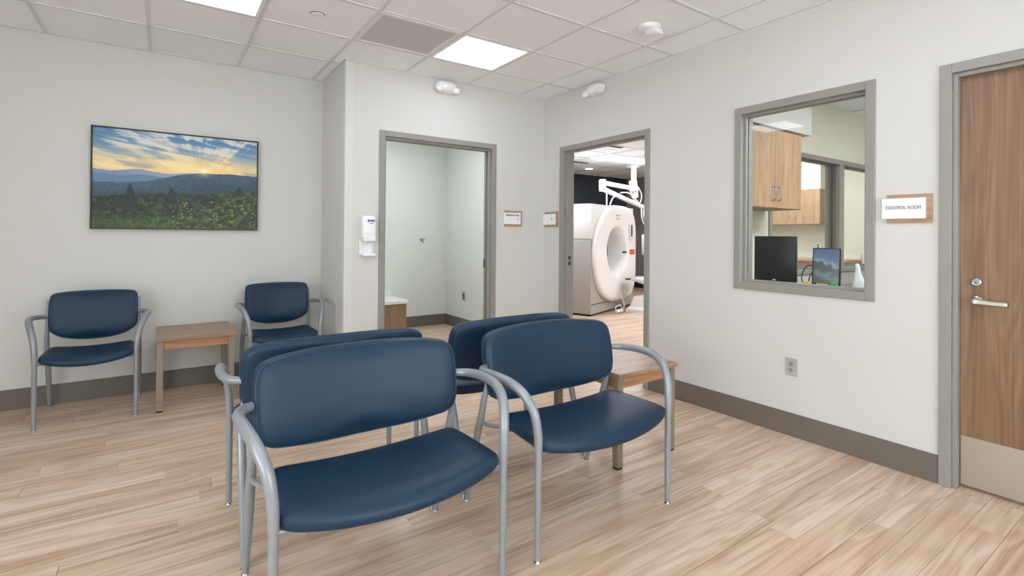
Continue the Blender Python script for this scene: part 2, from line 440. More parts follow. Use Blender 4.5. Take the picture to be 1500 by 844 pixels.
# sprinkler cover, detector, emergency lights
sp = empty('sprinkler_cover', (-2.531, -.761, H)); tag(sp, 'small round white sprinkler cover plate on the ceiling left of the vent', 'sprinkler')
G().lathe([(.034, 0), (.041, -.004), (.041, -.007), (.034, -.009)], (-2.531, -.761, H+.006)).build('cover_plate', 'white', sp)
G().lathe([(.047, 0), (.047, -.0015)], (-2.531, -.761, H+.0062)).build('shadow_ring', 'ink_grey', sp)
sd = empty('smoke_detector', (-.591, -1.918, H)); tag(sd, 'white ceiling detector with a square strobe above the doorways', 'detector')
G().lathe([(.078, .006), (.078, -.012), (.07, -.02), (.05, -.022)], (-.591, -1.918, H)).build('detector_base', 'white', sd)
bx = G().box(-.05, .05, -.05, .05, -.055, -.02, .008, 2)
bx.v = [(-.575+q[0]*.9, -1.945+q[1]*.9, H+q[2]) for q in bx.v]
bx.build('sensor_head', 'white_gloss', sd)
G().box(-.615, -.535, -1.9005, -1.899, H-.05, H-.024).build('sensor_slot', 'black', sd)
G().box(-.541, -.529, -1.89, -1.86, H-.026, H-.0215).build('indicator', 'label_pink', sd)
def emergency(name, axis, c, label):
    t = empty(name, c); tag(t, label, 'emergency light', 'twin-lens emergency lights near the ceiling')
    loops = []
    hw, hh, dp = .115, .058, .085
    for k in range(9):
        a = k/8*math.pi/2; s_ = math.cos(a)**.6 if k < 8 else .35; d = dp*math.sin(a)
        lp = []
        for i in range(32):
            th = 2*math.pi*i/32; e = 2/2.6
            x = hw*s_*math.copysign(abs(math.cos(th))**e, math.cos(th)); z = hh*s_*math.copysign(abs(math.sin(th))**e, math.sin(th))
            lp.append((c[0]+x, c[1]-d, c[2]+z) if axis == 'Y' else (c[0]-d, c[1]+x, c[2]+z))
        loops.append(lp)
    G().rings(loops).build('housing', 'white_gloss', t)
    for sgn in (-1, 1):
        g = G(); ls = []
        for rr, dd in ((.036, .04), (.04, .06), (.034, .082), (.018, .087)):
            lp = []
            for i in range(20):
                th = 2*math.pi*i/20; x = sgn*.062+rr*math.cos(th)+sgn*dd*.35; z = -.012+rr*.8*math.sin(th)-dd*.25
                lp.append((c[0]+x, c[1]-dd, c[2]+z) if axis == 'Y' else (c[0]-dd, c[1]+x, c[2]+z))
            ls.append(lp)
        g.rings(ls); g.build('lens', 'white', t)
emergency('emergency_light', 'Y', (-1.195, 0, 2.668), 'white rounded emergency light on the wall above the dressing room doorway')
emergency('emergency_light', 'X', (0, -.80, 2.668), 'white rounded emergency light on the wall above the scanner room doorway')

# ------------------------------------------------------------------ doors and windows
def frame_x(root, name, y0, y1, z0, z1, x_front=-.014, x_back=T+.014, face=FACE, sill=False, mt='trim'):
    g = G()
    def legs(a, b, c, d, xa, xb):
        g.box(xa, xb, a, b, c, d, .0025)
    legs(y0, y0+face, z0, z1, x_front, x_back); legs(y1-face, y1, z0, z1, x_front, x_back)
    legs(y0+face, y1-face, z1-face, z1, x_front, x_back)
    if sill: legs(y0+face, y1-face, z0, z0+face, x_front, x_back)
    return g.build(name, mt, root)
def stops_x(root, name, y0, y1, z0, z1, xa, xb, d=.018, sill=False, mt='trim'):
    """inner return inside the frame; y0..z1 is the clear opening"""
    g = G(); g.box(xa, xb, y0, y0+d, z0, z1, .0015); g.box(xa, xb, y1-d, y1, z0, z1, .0015); g.box(xa, xb, y0+d, y1-d, z1-d, z1, .0015)
    if sill: g.box(xa, xb, y0+d, y1-d, z0, z0+d, .0015)
    return g.build(name, mt, root)
# door 1: open cased doorway to the dressing room (in the back wall; built along X)
d1 = empty('door_1', (D1[0], 0, 0)); struct(d1, 'grey metal framed doorway into the bright dressing room')
g = G(); xf, xb = -.014, T+.014
g.box(D1[0], D1[0]+FACE, xf, xb, 0, D1[3], .0025); g.box(D1[1]-FACE, D1[1], xf, xb, 0, D1[3], .0025); g.box(D1[0]+FACE, D1[1]-FACE, xf, xb, D1[3]-FACE, D1[3], .0025)
g.build('door_frame', 'trim', d1)
g = G(); a, b, dd = D1[0]+FACE, D1[1]-FACE, .018
for ya, yb in ((.02, .05), (.085, .115)):
    g.box(a, a+dd, ya, yb, 0, D1[3]-FACE, .001); g.box(b-dd, b, ya, yb, 0, D1[3]-FACE, .001); g.box(a+dd, b-dd, ya, yb, D1[3]-FACE-dd, D1[3]-FACE, .001)
g.build('pocket_stop', 'trim', d1)
G().box(b-.004, b-.001, .05, .085, 0, D1[3]-FACE).build('pocket_slot', 'trim_dark', d1)
G().box(b-dd-.004, b-dd+.002, .088, .112, .955, 1.045, .001).build('latch_plate', 'black', d1)
G().box(b-dd-.003, b-dd+.002, .03, .04, 1.42, 1.43).build('bumper', 'black', d1)
# door 2: open doorway to the imaging room
d2 = empty('door_2', (0, D2[0], 0)); struct(d2, 'grey metal framed doorway showing the white scanner')
frame_x(d2, 'door_frame', D2[0], D2[1], 0, D2[3])
stops_x(d2, 'door_stop', D2[0]+FACE, D2[1]-FACE, 0, D2[3]-FACE, .03, .055)
for z in (1.0, 1.055): G().box(.075, .105, D2[1]-FACE-.003, D2[1]-FACE+.002, z-.018, z+.018, .001).build('strike_plate', 'black', d2)
# door 3: closed wooden door to the control room
d3 = empty('door_3', (0, D3[1], 0)); struct(d3, 'walnut wood door with a steel lever and kick plate in a grey metal frame')
frame_x(d3, 'door_frame', D3[0], D3[1], 0, D3[3])
stops_x(d3, 'door_stop', D3[0]+FACE, D3[1]-FACE, 0, D3[3]-FACE, .012, .055, .02, mt='trim')
da, db, dx = D3[0]+FACE+.003, D3[1]-FACE-.003, .058
slab = G().box(dx, dx+.044, da, db, .012, D3[3]-FACE-.003, .001).build('door_slab', 'door_wood', d3)
kp = G().box(dx-.002, dx, da+.02, db-.022, .018, .268).build('kick_plate', 'kick', slab)
for yy in (db-.034, db-.15, da+.2):
    for zz in (.03, .256): G().lathe([(.004, 0), (.0035, -.0012)], (dx-.002, yy, zz), 'X', 10).build('screw', 'steel', slab)
lv = G().lathe([(.026, 0), (.026, -.008), (.022, -.012), (.012, -.013), (.011, -.05)], (dx, -3.497, .972), 'X', 24)
lv.build('lever_rose', 'chrome', slab)
h = []
for t_, hz, hx in ((-.012, .012, .012), (.0, .016, .014), (.02, .0145, .013), (.07, .0125, .0125), (.115, .0125, .0125), (.125, .0115, .012)):
    y = -3.497-t_; x = dx-.055; z = .972-(.004 if t_ > .02 else 0)
    h.append([(x-hx*.6, y, z-hz), (x-hx, y, z-hz*.6), (x-hx, y, z+hz*.6), (x-hx*.6, y, z+hz), (x+hx*.6, y, z+hz), (x+hx, y, z+hz*.6), (x+hx, y, z-hz*.6), (x+hx*.6, y, z-hz)])
G().rings(h, smooth=False).build('lever_handle', 'steel', slab)
G().lathe([(.023, 0), (.023, -.006), (.018, -.012), (.013, -.013), (.012, -.01)], (dx, -3.495, 1.066), 'X', 24).build('deadbolt', 'chrome', slab)
G().box(dx-.0145, dx-.009, -3.4965, -3.4935, 1.058, 1.072).build('keyhole', 'black', slab)
# window 1: fixed viewing window into the control room
w1 = empty('window_1', (0, WI[0], WI[2])); struct(w1, 'fixed viewing window into the control room in a grey metal frame')
frame_x(w1, 'window_frame', WI[0], WI[1], WI[2], WI[3], sill=True)
stops_x(w1, 'glazing_bead', WI[0]+FACE, WI[1]-FACE, WI[2]+FACE, WI[3]-FACE, .026, .052, .016, True)
stops_x(w1, 'glazing_gasket', WI[0]+FACE, WI[1]-FACE, WI[2]+FACE, WI[3]-FACE, .052, .056, .012, True, mt='black_matte')
stops_x(w1, 'glazing_bead', WI[0]+FACE, WI[1]-FACE, WI[2]+FACE, WI[3]-FACE, .064, .09, .016, True)
G().box(.057, .063, WI[0]+FACE+.002, WI[1]-FACE-.002, WI[2]+FACE+.002, WI[3]-FACE-.002).build('pane', 'glass', w1)
# window 2: control room to imaging room
w2 = empty('window_2', (W2[0], -1.7, W2[2])); struct(w2, 'long interior window between the control room and the scanner room')
g = G(); ya, yb = -1.712, -1.7+T+.012
g.box(W2[0], W2[0]+FACE, ya, yb, W2[2], W2[3], .002); g.box(W2[1]-FACE, W2[1], ya, yb, W2[2], W2[3], .002)
g.box(W2[0]+FACE, W2[1]-FACE, ya, yb, W2[3]-FACE, W2[3], .002); g.box(W2[0]+FACE, W2[1]-FACE, ya, yb, W2[2], W2[2]+FACE, .002)
g.build('window_frame', 'trim', w2)
G().box(2.86, 2.975, ya, yb, W2[2]+FACE, W2[3]-FACE, .002).build('mullion', 'trim', w2)
g = G()
for x0, x1 in ((W2[0]+FACE, 2.86), (2.975, W2[1]-FACE)):
    for yq in (-1.668, -1.63):
        g.box(x0, x0+.014, yq, yq+.02, W2[2]+FACE, W2[3]-FACE); g.box(x1-.014, x1, yq, yq+.02, W2[2]+FACE, W2[3]-FACE)
        g.box(x0+.014, x1-.014, yq, yq+.02, W2[3]-FACE-.014, W2[3]-FACE); g.box(x0+.014, x1-.014, yq, yq+.02, W2[2]+FACE, W2[2]+FACE+.014)
g.build('glazing_bead', 'trim_dark', w2)
for x0, x1 in ((W2[0]+FACE, 2.86), (2.975, W2[1]-FACE)): G().box(x0+.002, x1-.002, -1.646, -1.64, W2[2]+FACE+.002, W2[3]-FACE-.002).build('pane', 'glass', w2)

# windows 3 and 4: added out of view to let fill light into the room
w3 = empty('fill_window_3', (XW, W3[0], W3[2])); struct(w3, 'added unseen window in the far left wall, for fill light')
frame_x(w3, 'window_frame', *W3, x_front=XW-T-.014, x_back=XW+.014, sill=True)
w4 = empty('fill_window_4', (W4[0], YS, W4[2])); struct(w4, 'added unseen window behind the viewpoint, for fill light')
g = G()
for b in ((W4[0], W4[0]+FACE, W4[2], W4[3]), (W4[1]-FACE, W4[1], W4[2], W4[3]), (W4[0]+FACE, W4[1]-FACE, W4[2], W4[2]+FACE), (W4[0]+FACE, W4[1]-FACE, W4[3]-FACE, W4[3])): g.box(b[0], b[1], YS-T-.014, YS+.014, b[2], b[3], .002)
g.build('window_frame', 'trim', w4)
for k in range(4):
    a0, a1 = W3[0]+FACE, W3[1]-FACE; s0, s1 = a0+(a1-a0)*k/4, a0+(a1-a0)*(k+1)/4
    G().box(XW-.07, XW-.064, s0+.02, s1-.02, W3[2]+FACE, W3[3]-FACE).build('pane', 'glass', w3)
    if k: G().box(XW-T, XW, s0-.022, s0+.022, W3[2]+FACE, W3[3]-FACE, .002).build('mullion', 'trim', w3)
    a0, a1 = W4[0]+FACE, W4[1]-FACE; s0, s1 = a0+(a1-a0)*k/4, a0+(a1-a0)*(k+1)/4
    G().box(s0+.02, s1-.02, YS-.07, YS-.064, W4[2]+FACE, W4[3]-FACE).build('pane', 'glass', w4)
    if k: G().box(s0-.022, s0+.022, YS-T, YS, W4[2]+FACE, W4[3]-FACE, .002).build('mullion', 'trim', w4)

# ------------------------------------------------------------------ chairs
ARM = [(0, 0, .43), (.002, 0, .50), (.012, .014, .585), (.032, .055, .65), (.050, .125, .682), (.060, .21, .690), (.060, .29, .688), (.045, .352, .684), (.012, .388, .681), (-.006, .398, .680)]
LEG = [(.56, .012), (.53, .12), (.497, .24), (.465, .356), (.435, .44), (.413, .52), (.405, .59), (.406, .66), (.415, .73), (.427, .79)]
def pillow_back(g, half_pts, hw, y0, thick, rear=False, inset=0.):
    """upholstered panel: smooth outline, rounded edge, curved in plan and leaning"""
    h = [(a*hw, z) for a, z in half_pts]
    full = [(x, z) for x, z in h]+[(-x, z) for x, z in reversed(h[1:-1])]
    out = np.array(cr(full, 5, True)); cen = np.array((0., .67))
    def loop(ins, d):
        v = out-cen; nrm = np.linalg.norm(v, axis=1, keepdims=True); q = cen+v*(1-(ins+inset)/nrm)
        return q, d
    def place(q, d):
        r = []
        for x, z in q:
            y = y0+d+.045*(1-(x/hw)**2)*1.0+.20*(z-.62)*(1 if z > .62 else .45)
            r.append((x, y, z))
        return r
    def scaled(sc, d): return place(cen+(out-cen)*sc, d)
    t = thick; ls = []
    if not rear: prof_a = [(.012, .004), (.005, .010), (0, .018)]; prof = [(0, t*.6), (.004, t*.85), (.012, t)]
    for sc in (.15, .5, .82): ls.append(scaled(sc, (-.006 if not rear else 0)))
    ls.append(place(*loop(.030, -.002 if not rear else 0)))
    for ins, d in ([(.016, .002), (.006, .010), (.001, .022), (0, t*.8), (.004, t)] if not rear else [(.006, 0), (.001, .006), (0, .012), (.003, t*.6), (.010, t*.85), (.022, t)]):
        ls.append(place(*loop(ins, d)))
    for sc in (.82, .5, .15): ls.append(scaled(sc, t if not rear else t+.004))
    g.rings(ls)
    return place, loop
def make_chair(name, half, hw, back_pts, wide):
    t = empty(name)
    for s in (-1, 1):
        x = s*half
        # front leg and its cast arm
        lg = G().tube([(x, 0, .012), (x, 0, .2), (x, 0, .445)], [.0132, .0138, .0145], 14).build('front_leg', 'frame_paint', t)
        G().lathe([(.0145, 0), (.0145, .004), (.009, .006), (.008, .012)], (x, 0, 0), n=16).build('glide', 'chrome', lg)
        pts = cr([(x+s*o, y, z) for o, y, z in ARM], 5)
        n = len(pts); rad = [.0160+.0035*math.sin(math.pi*min(1, i/(n-1)*1.15)) for i in range(n)]
        G().tube(pts, rad, 14).build('armrest', 'frame_paint', t)
        # rear leg running up into the back
        ins = .032 if wide else .006
        pts = cr([(x-s*ins*max(0, min(1, (z-.53)/.16)), y+(.004 if z > .6 else 0), z) for y, z in LEG], 4); n = len(pts)
        rl = G().tube(pts, [.0118+.0055*math.sin(math.pi*min(1, (i/(n-1))*1.5)) if i < n*.67 else .0125 for i in range(n)], 14).build('rear_leg', 'frame_paint', t)
        G().lathe([(.0135, 0), (.0135, .004), (.009, .006), (.008, .013)], (x, .5625, 0), n=16).build('glide', 'chrome', rl)
        # side rail under the seat
        G().tube(cr([(x, .440, .416), (x-s*.003, .37, .422), (x-s*.020, .29, .438), (x-s*.055, .22, .450)], 4), .0095, 10).build('side_rail', 'frame_paint', t)
    # cross bars under the seat
    for yy, e_ in ((.012, 0), (.28, .05)): G().tube([(-half+e_, yy, .420), (half-e_, yy, .420)], .009, 10).build('cross_bar', 'frame_paint', t)
    # seat
    sx = half-.012
    halfp = [(0, -.072), (.45*sx, -.060), (.78*sx, -.034), (.95*sx, -.008), (sx*.995, .022), (sx*.992, .09), (sx*.970, .22), (sx*.945, .30), (sx*.90, .334), (sx*.80, .343), (.4*sx, .348), (0, .350)]
    full = halfp+[(-a, b) for a, b in reversed(halfp[1:-1])]
    out = np.array(cr(full, 5, True)); cen = np.array((0, .15))
    def zt(x, y): return .447+.020*(x/sx)**2+.012*math.cos(math.pi*(y-.30)/.8)-.010*max(0, (-y)/.07)
    def lp(ins, dz):
        v = out-cen; nr = np.linalg.norm(v, axis=1, keepdims=True); q = cen+v*(1-ins/nr)
        return [(x, y, zt(x, y)+dz) for x, y in q]
    def sc(k, dz): return [(x, y, zt(x, y)+dz) for x, y in cen+(out-cen)*k]
    G().rings([sc(.2, -.046), sc(.7, -.046), lp(.022, -.046), lp(.006, -.043), lp(.001, -.034), lp(0, -.020), lp(.004, -.008), lp(.013, -.001), lp(.028, .003), sc(.82, .006), sc(.6, .007), sc(.35, .007), sc(.1, .007)]).build('seat', 'vinyl', t)
    G().rings([sc(.1, -.060), sc(.8, -.058), sc(.84, -.052), sc(.84, -.040)]).build('seat_pan', 'black_matte', t)
    # back
    g = G(); place, loop = pillow_back(g, back_pts, hw, .352, .046); bk = g.build('backrest', 'vinyl', t)
    g = G(); pillow_back(g, back_pts, hw, .400, .030, rear=True, inset=.004); g.build('back_shell', 'vinyl', t)
    q, d = loop(.010, .0045); pp = place(q, d); g = G(); g.tube(pp+[pp[0]], .0022, 6, cap=False); g.build('piping', 'vinyl_piping', bk)
    return t
BACK_W = [(0, .847), (.35, .845), (.68, .836), (.88, .823), (.965, .800), (.995, .757), (1.0, .69), (.992, .61), (.965, .562), (.91, .538), (.80, .522), (.45, .503), (0, .497)]
BACK_N = [(0, .849), (.40, .848), (.74, .844), (.91, .835), (.97, .815), (.993, .775), (1.0, .70), (.99, .625), (.955, .582), (.88, .555), (.68, .522), (.36, .500), (0, .494)]
bench = make_chair('wide_guest_chair', .3945, .400, BACK_W, True)
CX_L, CX_R = -2.6985, -1.7435
gw = 'wide navy guest chairs in two back-to-back pairs'
spots = [(bench, CX_L, -2.690, 0, 'wide navy vinyl armchair nearest the viewer, front left of the back-to-back group'),
         (None, CX_R, -2.690, 0, 'wide navy vinyl armchair facing the viewer with a wooden end table at its right'),
         (None, CX_L, -1.533, math.pi, 'wide navy vinyl armchair turned away, directly behind the nearest chair'),
         (None, CX_R, -1.533, math.pi, 'wide navy vinyl armchair turned away, between the doorways and the front right chair')]
for o, x, y, rz, lab in spots:
    if o is None: o = copy_tree(bench)
    o.location = (x, y, 0); o.rotation_euler = (0, 0, rz); tag(o, lab, 'chair', gw)
guest = make_chair('guest_chair', .2635, .257, BACK_N, False)
for o, x, lab in [(guest, -3.772, 'navy vinyl armchair on grey legs against the wall below the landscape picture'),
                  (None, -2.531, 'navy vinyl armchair in the wall corner right of the small table')]:
    if o is None: o = copy_tree(guest)
    o.location = (x, .15, 0); tag(o, lab, 'chair', 'navy guest chairs along the picture wall')

# ------------------------------------------------------------------ end tables
def make_table():
    t = empty('end_table'); hx, dy = .252, .58
    G().box(-hx, hx, 0, dy, .503, .530, .003).build('table_top', 'table_wood', t)
    for sx in (-1, 1):
        for y0 in (.014, dy-.014-.042):
            xa = sx*(hx-.008); x0, x1 = min(xa, xa-sx*.042), max(xa, xa-sx*.042)
            l = G().box(x0, x1, y0, y0+.042, .012, .503, .002).build('leg', 'leg_taupe', t)
            G().box(x0+.002, x1-.002, y0+.002, y0+.040, 0, .0125, .001).build('foot_cap', 'black', l)
    a = hx-.05
    for y0 in (.024, dy-.044): G().box(-a, a, y0, y0+.02, .443, .503).build('apron', 'apron_wood', t)
    for x0 in (-hx+.018, hx-.038): G().box(x0, x0+.02, .056, dy-.056, .443, .503).build('apron', 'apron_wood', t)
    return t
tb = make_table(); tb.location = (-3.150, .092, 0); tag(tb, 'small wooden end table between the two chairs at the picture wall', 'table', 'wooden end tables')
tb2 = copy_tree(tb); tb2.location = (-1.060, -2.338, 0); tag(tb2, 'small wooden end table beside the front right wide chair', 'table', 'wooden end tables')

# ------------------------------------------------------------------ landscape picture
def vnoise(u, v, sx, sy, seed):
    r = np.random.RandomState(seed); gx, gy = int(sx)+3, int(sy)+3; t = r.rand(gy, gx)
    x, y = u*sx, v*sy; i, j = np.floor(x).astype(int) % (gx-1), np.floor(y).astype(int) % (gy-1); fx, fy = x-np.floor(x), y-np.floor(y)
    fx, fy = fx*fx*(3-2*fx), fy*fy*(3-2*fy)
    return (t[j, i]*(1-fx)+t[j, i+1]*fx)*(1-fy)+(t[j+1, i]*(1-fx)+t[j+1, i+1]*fx)*fy
def fbm(u, v, sx, sy, seed, o=4):
    a, s_, n = 0, 0, 1.
    for k in range(o): a = a+n*vnoise(u, v, sx*2**k, sy*2**k, seed+k); s_ += n; n *= .55
    return a/s_
def mixc(a, b, t): t = np.clip(t, 0, 1)[..., None]; return np.array(a, float)*(1-t)+np.array(b, float)*t
def sm(a, b, x): t = np.clip((x-a)/(b-a), 0, 1); return t*t*(3-2*t)
def landscape(nx, ny):
    """u to the right, v downwards, sRGB"""
    u, v = np.meshgrid((np.arange(nx)+.5)/nx, (np.arange(ny)+.5)/ny)
    asp = 1.45
    sky = mixc((74, 118, 162), (150, 174, 198), v/.34)
    glow = np.exp(-(((u-.645)*1.5)**2+((v-.36)*3.)**2)/.16)
    sky = mixc(sky, (246, 212, 150), sm(.14, .38, v)*.85); sky = mixc(sky, (255, 214, 130), glow*.8)
    # cloud streaks fanning out of the sun
    ang = np.arctan2(v-.52, (u-.62)*1.3); rad = np.hypot(v-.52, (u-.62)*1.3)
    c1 = fbm((ang+3.2)/2.2, rad*.35, 22, 5, 11); c2 = fbm(u+.3*v, v-.22*u+1, 5, 20, 31)
    cl = sm(.40, .60, c1*.4+c2*.6); sky = mixc(sky, mixc((232, 226, 220), (255, 226, 170), sm(.05, .3, v)), cl*.85)
    dk = sm(.55, .70, fbm(u, v-.2*u+1, 4, 16, 57)); sky = mixc(sky, (126, 136, 158), dk*.55*sm(.4, .1, np.abs(v-.2)))
    sky = mixc(sky, (255, 246, 214), np.exp(-(((u-.645)*2.4)**2+((v-.365)*4)**2)/.012))
    col = sky
    # far ridges
    r0 = .405+.012*np.sin(u*19)+.02*(fbm(u, u*0, 9, 1, 3)-.5); col = mixc(col, mixc((120, 134, 168), (158, 158, 178), u/.5), sm(r0, r0+.006, v))
    r1 = .452+.03*(fbm(u, u*0, 7, 1, 5)-.5); col = mixc(col, (92, 122, 160), sm(r1, r1+.01, v)*.9)
    # main dark ridge rising to the right
    rr = np.interp(u, [0, .18, .30, .40, .50, .60, .68, .80, 1], [.545, .535, .510, .468, .425, .402, .395, .385, .395])+.008*(fbm(u, u*0, 40, 1, 9)-.5)
    hill = mixc((60, 84, 104), (46, 62, 74), sm(0, .22, v-rr)); hill = hill*(.82+.36*fbm(u, v, 60, 40, 77))[..., None]
    hill = mixc(hill, (196, 150, 100), np.exp(-(((u-.645)*3)**2+((v-.41)*5)**2)/.012)*.8)
    col = np.where((v > rr)[..., None], hill, col)
    # wooded slope and meadow
    r3 = np.interp(u, [0, .2, .4, .6, .8, .92, 1], [.70, .655, .635, .63, .60, .575, .565])+.035*(fbm(u, u*0, 26, 1, 21)-.5)
    n1 = fbm(u, v, 34, 26, 41); n2 = fbm(u, v, 90, 70, 61, 3); lum = sm(.35, .75, n1*.6+n2*.4)
    wood_ = mixc((14, 26, 20), (58, 84, 42), lum); sun = sm(.50, 1.0, u*.55+v*.65-.15)
    mead = mixc((22, 38, 20), (98, 122, 50), sm(.36, .72, n2*.65+n1*.35)); wood_ = wood_*(1-sun[..., None])+mead*sun[..., None]
    lo = sm(.86, .93, v+.10*(u-.2)); wood_ = mixc(wood_, mixc((40, 70, 26), (110, 140, 54), n2), lo*.6*sm(.75, .2, u))
    fl_ = (n2 > .735) & (u > .45) & (v > .70); wood_[fl_] = (140, 150, 84)
    col = np.where((v > r3)[..., None], wood_, col)
    for cu, ct, cb_, ww_ in ((.205, .545, .80, .050), (.445, .560, .74, .046), (.645, .635, .74, .03), (.88, .515, .63, .042), (.04, .69, .82, .05), (.13, .70, .80, .03)):
        h_ = np.clip((v-ct)/(cb_-ct), 0, 1); inside = (np.abs(u-cu) < ww_*h_**.8*(.75+.5*fbm(u, v, 70, 60, 91, 2))) & (v > ct) & (v < cb_)
        col = np.where(inside[..., None], mixc((12, 20, 20), (34, 50, 34), n2), col)
    return np.clip(col, 0, 255)/255
PX0, PX1, PZ0, PZ1, YP = -3.8228, -2.6735, 1.3073, 2.0998, YA-.042
pic = empty('framed_picture', ((PX0+PX1)/2, YA, PZ0)); tag(pic, 'black framed landscape print of sunset hills on the left wall', 'picture')
g = G(); fwid = .011
for b in ((PX0, PX0+fwid, PZ0, PZ1), (PX1-fwid, PX1, PZ0, PZ1), (PX0+fwid, PX1-fwid, PZ0, PZ0+fwid), (PX0+fwid, PX1-fwid, PZ1-fwid, PZ1)): g.box(b[0], b[1], YP, YA-.004, b[2], b[3], .001)
g.build('picture_frame', 'black', pic)
NX, NZ = 330, 228
img = landscape(NX, NZ)
xs = np.linspace(PX0+fwid, PX1-fwid, NX+1); zs = np.linspace(PZ1-fwid, PZ0+fwid, NZ+1)
yy = YP+.008; off = WL[pic]
vx = np.stack(np.broadcast_arrays(xs[None, :]-off[0], yy-off[1], zs[:, None]-off[2]), -1).reshape(-1, 3)
idx = np.arange((NX+1)*(NZ+1)).reshape(NZ+1, NX+1)
qd = np.stack([idx[:-1, :-1], idx[1:, :-1], idx[1:, 1:], idx[:-1, 1:]], -1).reshape(-1, 4)
me = bpy.data.meshes.new('print'); me.from_pydata(vx.tolist(), [], qd.tolist())
lc = np.where(img <= .04045, img/12.92, ((img+.055)/1.055)**2.4).reshape(-1, 3)
ca = me.color_attributes.new('ink', 'FLOAT_COLOR', 'CORNER')
buf = np.ones((len(lc), 4, 4), np.float32); buf[..., :3] = lc[:, None, :]; ca.data.foreach_set('color', buf.ravel())
mt = mat('print_ink', (128, 128, 128), .45); at = mt.node_tree.nodes.new('ShaderNodeAttribute'); at.attribute_name = 'ink'
mt.node_tree.links.new(at.outputs['Color'], mt.node_tree.nodes['Principled BSDF'].inputs['Base Color'])
me.materials.append(mt); po = bpy.data.objects.new('print', me); COL.objects.link(po); po.parent = pic
G().box(PX0+fwid, PX1-fwid, YP+.010, YA-.006, PZ0+fwid, PZ1-fwid).build('backing', 'black_matte', pic)

# ------------------------------------------------------------------ signs, outlet, sanitiser
sg = empty('room_sign', (0, -3.23, 1.45)); tag(sg, 'CONTROL ROOM sign, white plate on a wooden panel beside the wooden door', 'sign')
G().box(-.012, 0, -3.333, -3.128, 1.373, 1.528, .001).build('wood_panel', 'sign_wood', sg)
G().box(-.020, -.0125, -3.307, -3.108, 1.395, 1.508, .001).build('sign_plate', 'plate_white', sg)
lettering('CONTROL ROOM', .0265, face_minus_x(-.0206, -3.206, 1.455), 'ink', sg, spacing=1.12, width=.160)
sg = empty('room_sign', (-.41, 0, 1.455)); tag(sg, 'small dressing room sign, white plate on wood, right of the first doorway', 'sign')
G().box(-.508, -.294, -.012, 0, 1.374, 1.538, .001).build('wood_panel', 'sign_wood', sg)
G().box(-.530, -.318, -.020, -.0125, 1.398, 1.516, .001).build('sign_plate', 'plate_white', sg)
lettering('DRESSING ROOM', .024, face_minus_y(-.424, -.0206, 1.489), 'ink', sg, spacing=1.05, bold=.0006, width=.165)
lettering('1', .04, face_minus_y(-.352, -.0206, 1.446), 'ink', sg, bold=.0008)
sg = empty('room_sign', (0, -.14, 1.455)); tag(sg, 'small sign with white plate on wood, left of the scanner doorway', 'sign')
G().box(-.012, 0, -.246, -.032, 1.374, 1.534, .001).build('wood_panel', 'sign_wood', sg)
G().box(-.020, -.0125, -.220, -.012, 1.398, 1.512, .001).build('sign_plate', 'plate_white', sg)
G().box(-.0206, -.0198, -.172, -.152, 1.456, 1.468).box(-.0206, -.0198, -.166, -.158, 1.448, 1.456).build('printed_mark', 'ink_grey', sg)
ol = empty('wall_outlet', (0, -2.605, .39)); tag(ol, 'grey duplex electrical outlet low on the wall under the window', 'outlet')
G().box(-.006, 0, -2.642, -2.568, .391, .503, .0015).build('cover_plate', 'plate_grey', ol)
for zc in (.428, .468):
    oc = G().lathe([(.017, 0), (.017, -.002), (.0155, -.003)], (-.006, -2.605, zc), 'X', 20, sc=(.95, .9)).build('receptacle', 'outlet_grey', ol)
    for dy in (-.006, .006): G().box(-.0095, -.0085, -2.605+dy-.0012, -2.605+dy+.0012, zc-.001, zc+.009).build('slot', 'black', oc)
    G().lathe([(.0025, 0), (.0025, -.0006)], (-.0089, -2.605, zc-.008), 'X', 8).build('ground_hole', 'black', oc)
hs = empty('hand_sanitiser_dispenser', (-1.93, 0, 1.09)); tag(hs, 'white wall-mounted hand sanitiser dispenser beside the dressing room doorway', 'dispenser')
G().box(-1.996, -1.874, -.016, 0, 1.10, 1.44, .004).build('back_plate', 'white', hs)
g = G()
lps = []
for z, d, hw in ((1.245, .085, .054), (1.25, .096, .058), (1.30, .104, .060), (1.36, .100, .060), (1.42, .090, .058), (1.438, .078, .054), (1.442, .05, .05)):
    c = .018; lps.append([(-1.935-hw, -.014, z), (-1.935-hw, -d+c, z), (-1.935-hw+c*.4, -d+c*.3, z), (-1.935-hw+c, -d, z), (-1.935+hw-c, -d, z), (-1.935+hw-c*.4, -d+c*.3, z), (-1.935+hw, -d+c, z), (-1.935+hw, -.014, z)])
g.rings(lps, smooth=False).build('cover', 'white_gloss', hs)
G().box(-1.985, -1.885, -.112, -.05, 1.222, 1.262, .008, 2).build('push_bar', 'white', hs)
G().tube([(-1.935, -.07, 1.245), (-1.935, -.07, 1.21)], .012, 10).build('nozzle', 'white', hs)
for x in (-1.985, -1.889): G().box(x, x+.008, -.03, -.012, 1.12, 1.23).build('tray_arm', 'white', hs)
G().box(-1.989, -1.881, -.105, -.012, 1.098, 1.122, .008, 2).build('drip_tray', 'white_gloss', hs)
g = G().lathe([(.011, 0), (.010, -.0015)], (-1.944, -.0995, 1.397), 'Y', 14); g.box(-1.930, -1.893, -.101, -.097, 1.391, 1.405, .001); g.build('logo', 'purple', hs)
G().box(-1.936, -1.902, -.1015, -.0985, 1.372, 1.377).build('caption', 'ink_grey', hs)

